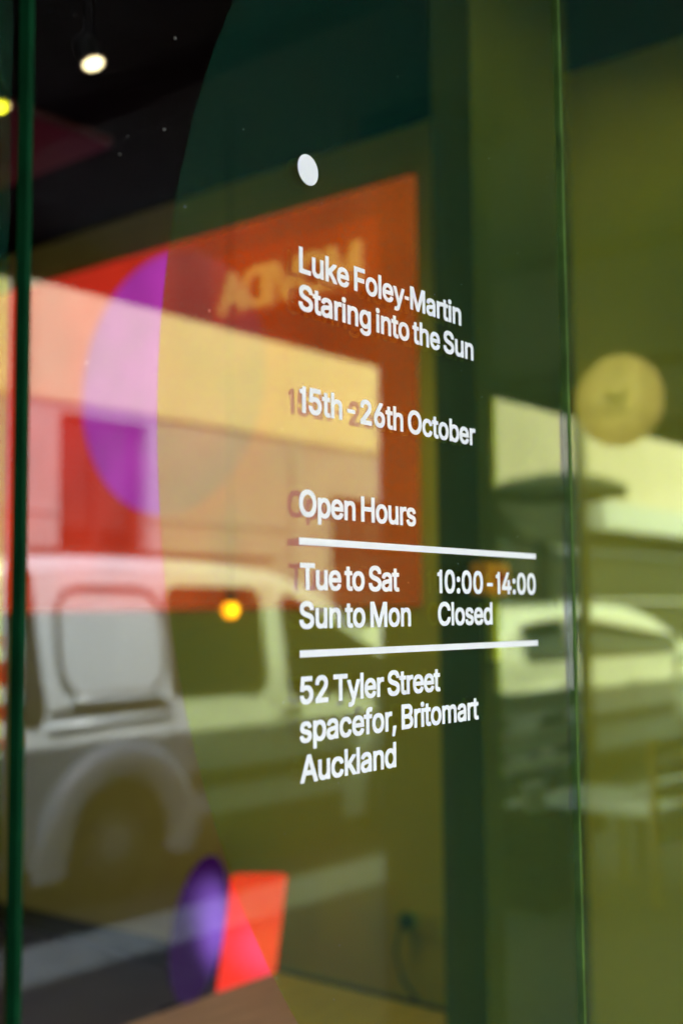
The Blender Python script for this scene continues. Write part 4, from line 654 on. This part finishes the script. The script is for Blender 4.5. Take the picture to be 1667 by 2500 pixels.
obj('shade', bm, glow_mat('violet_glow', (.25, .03, .45), (.42, .17, 1), .014, .10, (3.10, 2.49, .43), (.11, .2, .22)), vb, smooth=True)
boxo('foot', (2.96, 3.13, 2.52, 2.64, .001, .145), M['metal_dark'], vb, bevel=.01)
adopt(vb)

# wall socket, plug and cable
so = empty('wall_socket', (3.69, 2.02, .4), 'wall socket low on the side wall with a dark plug and hanging cable', 'socket')
boxo('plate', (3.689, 3.699, 1.93, 2.10, .335, .42), M['plastic_yellow'], so)
bm = bmesh.new(); bmesh.ops.create_uvsphere(bm, u_segments=14, v_segments=10, radius=.032, matrix=Matrix.Translation((3.655, 2.06, .395))); obj('plug', bm, M['plastic_blue'], so, smooth=True)
bm = bmesh.new(); tube(bm, [(3.65, 2.08, .37), (3.64, 2.10, .28), (3.63, 2.06, .19), (3.62, 1.97, .11), (3.6, 1.90, .05), (3.58, 1.7, .012)], .007, 8); obj('cable', bm, M['plastic_blue'], so, smooth=True)
adopt(so)

# ============================================================ THE WINDOW
FC, FR = (1.3037, 1.6581), .7540
def disc_sheet(xa, xb, y, zc=FC, rad=FR, th_=.0003):
    """the part of the big round film that lies between xa and xb, as a thin solid"""
    pts = []; n = 160
    for k in range(n):
        a = 2*math.pi*k/n; x = zc[0]+rad*math.cos(a)
        pts.append((x, zc[1]+rad*math.sin(a)))
    def clip(pts, f, X):
        out = []
        for i, p in enumerate(pts):
            q = pts[(i+1) % len(pts)]; a, b = f(p[0]-X), f(q[0]-X)
            if a >= 0: out.append(p)
            if a*b < 0:
                t = a/(a-b); out.append((p[0]+(q[0]-p[0])*t, p[1]+(q[1]-p[1])*t))
        return out
    pts = clip(pts, lambda d: d, xa); pts = clip(pts, lambda d: -d, xb)
    bm = bmesh.new(); vs = [bm.verts.new((x, y, z)) for x, z in pts]; f = bm.faces.new(vs)
    bm.normal_update()
    if f.normal.y > 0: f.normal_flip()
    return bm
def pane(x0, x1, yf, t, z0, z1, label, films, edge=(True, False), et=.0098, em='edge'):
    root = empty('window_pane', ((x0+x1)/2, yf, z0), label, 'window', 'shop window panes')
    a = x0+.0045 if edge[0] else x0
    bm = bmesh.new()
    f1 = bm.faces.new([bm.verts.new(p) for p in ((a, yf, z0), (x1, yf, z0), (x1, yf, z1), (a, yf, z1))]); f1.material_index = 0
    f2 = bm.faces.new([bm.verts.new(p) for p in ((a, yf+t, z0), (x1, yf+t, z0), (x1, yf+t, z1), (a, yf+t, z1))]); f2.material_index = 1
    obj('glass', bm, [M['glass_front'], M['glass_back']], root)
    if edge[0]: boxo('polished_edge', (x0, x0+.004, yf, yf+et, z0, z1), M[em], root)
    for fl in films: obj('tinted_film', disc_sheet(max(fl[0], a), min(fl[1], x1), yf+t-.0007, *fl[2:]), M['film'], root)
    return root
P1 = pane(.4365, 1.1275, 0, .006, .12, 3.44, 'clear window pane with white exhibition lettering over part of a yellow film circle', [(.4, 1.1275)])
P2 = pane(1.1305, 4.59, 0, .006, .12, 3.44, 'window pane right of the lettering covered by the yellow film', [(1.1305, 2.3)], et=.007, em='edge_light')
P3 = pane(-1.39, .449, .030, .006, .12, 3.44, 'window pane at the left edge behind the green polished edge, tinted yellow', [(-1.3, .449, (-.25, 1.66), .754)], edge=(False, False))

def text(s, x0, x1, z, cap, xs=1.10):
    o = outline_mesh('text_line', text_loops(s, cap, (x1-x0), xs=xs), .0002, M['vinyl'], P1, lambda x, y, zz: Vector((x0+x, -.0003+zz*-1, z+y)))
    o['label'] = 'white vinyl line reading ' + s
    return o
CAP = .0211
text('Luke Foley-Martin', .6929, .9245, 1.7900, CAP)
text('Staring into the Sun', .6922, .9445, 1.7600, CAP)
text('15th – 26th October', .6925, .9451, 1.6786, CAP)
text('Open Hours', .6912, .8464, 1.5972, CAP)
text('Tue to Sat', .6916, .8206, 1.5402, CAP)
text('10:00 – 14:00', .8781, 1.0519, 1.5395, CAP)
text('Sun to Mon', .6908, .8368, 1.5105, CAP)
text('Closed', .8781, .9692, 1.5106, CAP)
text('52 Tyler Street', .6907, .8798, 1.4530, CAP)
text('spacefor, Britomart', .6904, .9416, 1.4239, CAP)
text('Auckland', .6906, .8129, 1.3937, CAP)
for z0, z1 in ((1.5751, 1.5807), (1.4886, 1.4941)):
    boxo('divider_line', (.6909, 1.0537, -.0004, -.0002, z0, z1), M['vinyl'], P1)
bm = bmesh.new(); lathe(bm, [(.001, -.0004), (.0125, -.0004), (.0125, -.0002), (.001, -.0002)], (.7047, 0, 1.8763), 'Y', 64); obj('round_dot', bm, M['vinyl'], P1)
for p in (P1, P2, P3): adopt(p)

# stray dust on the outer face
bm = bmesh.new(); rnd = random.Random(3)
spots = [(.56, 1.93, .0007), (.55, 1.86, .0006), (.57, 1.81, .0006), (.51, 1.83, .0004)]
for k in range(75): spots.append((rnd.uniform(.46, 1.35), rnd.uniform(1.2, 2.05), rnd.uniform(.0002, .00045)))
for x, z, r_ in spots:
    vs = [bm.verts.new((x+r_*rnd.uniform(.6, 1.2)*math.cos(a*math.pi/4), -.0006, z+r_*rnd.uniform(.6, 1.2)*math.sin(a*math.pi/4))) for a in range(8)]
    bm.faces.new(vs[::-1])
tag(obj('dust', bm, M['dust']), 'fine pale dust specks on the window glass', 'dust', kind='stuff')
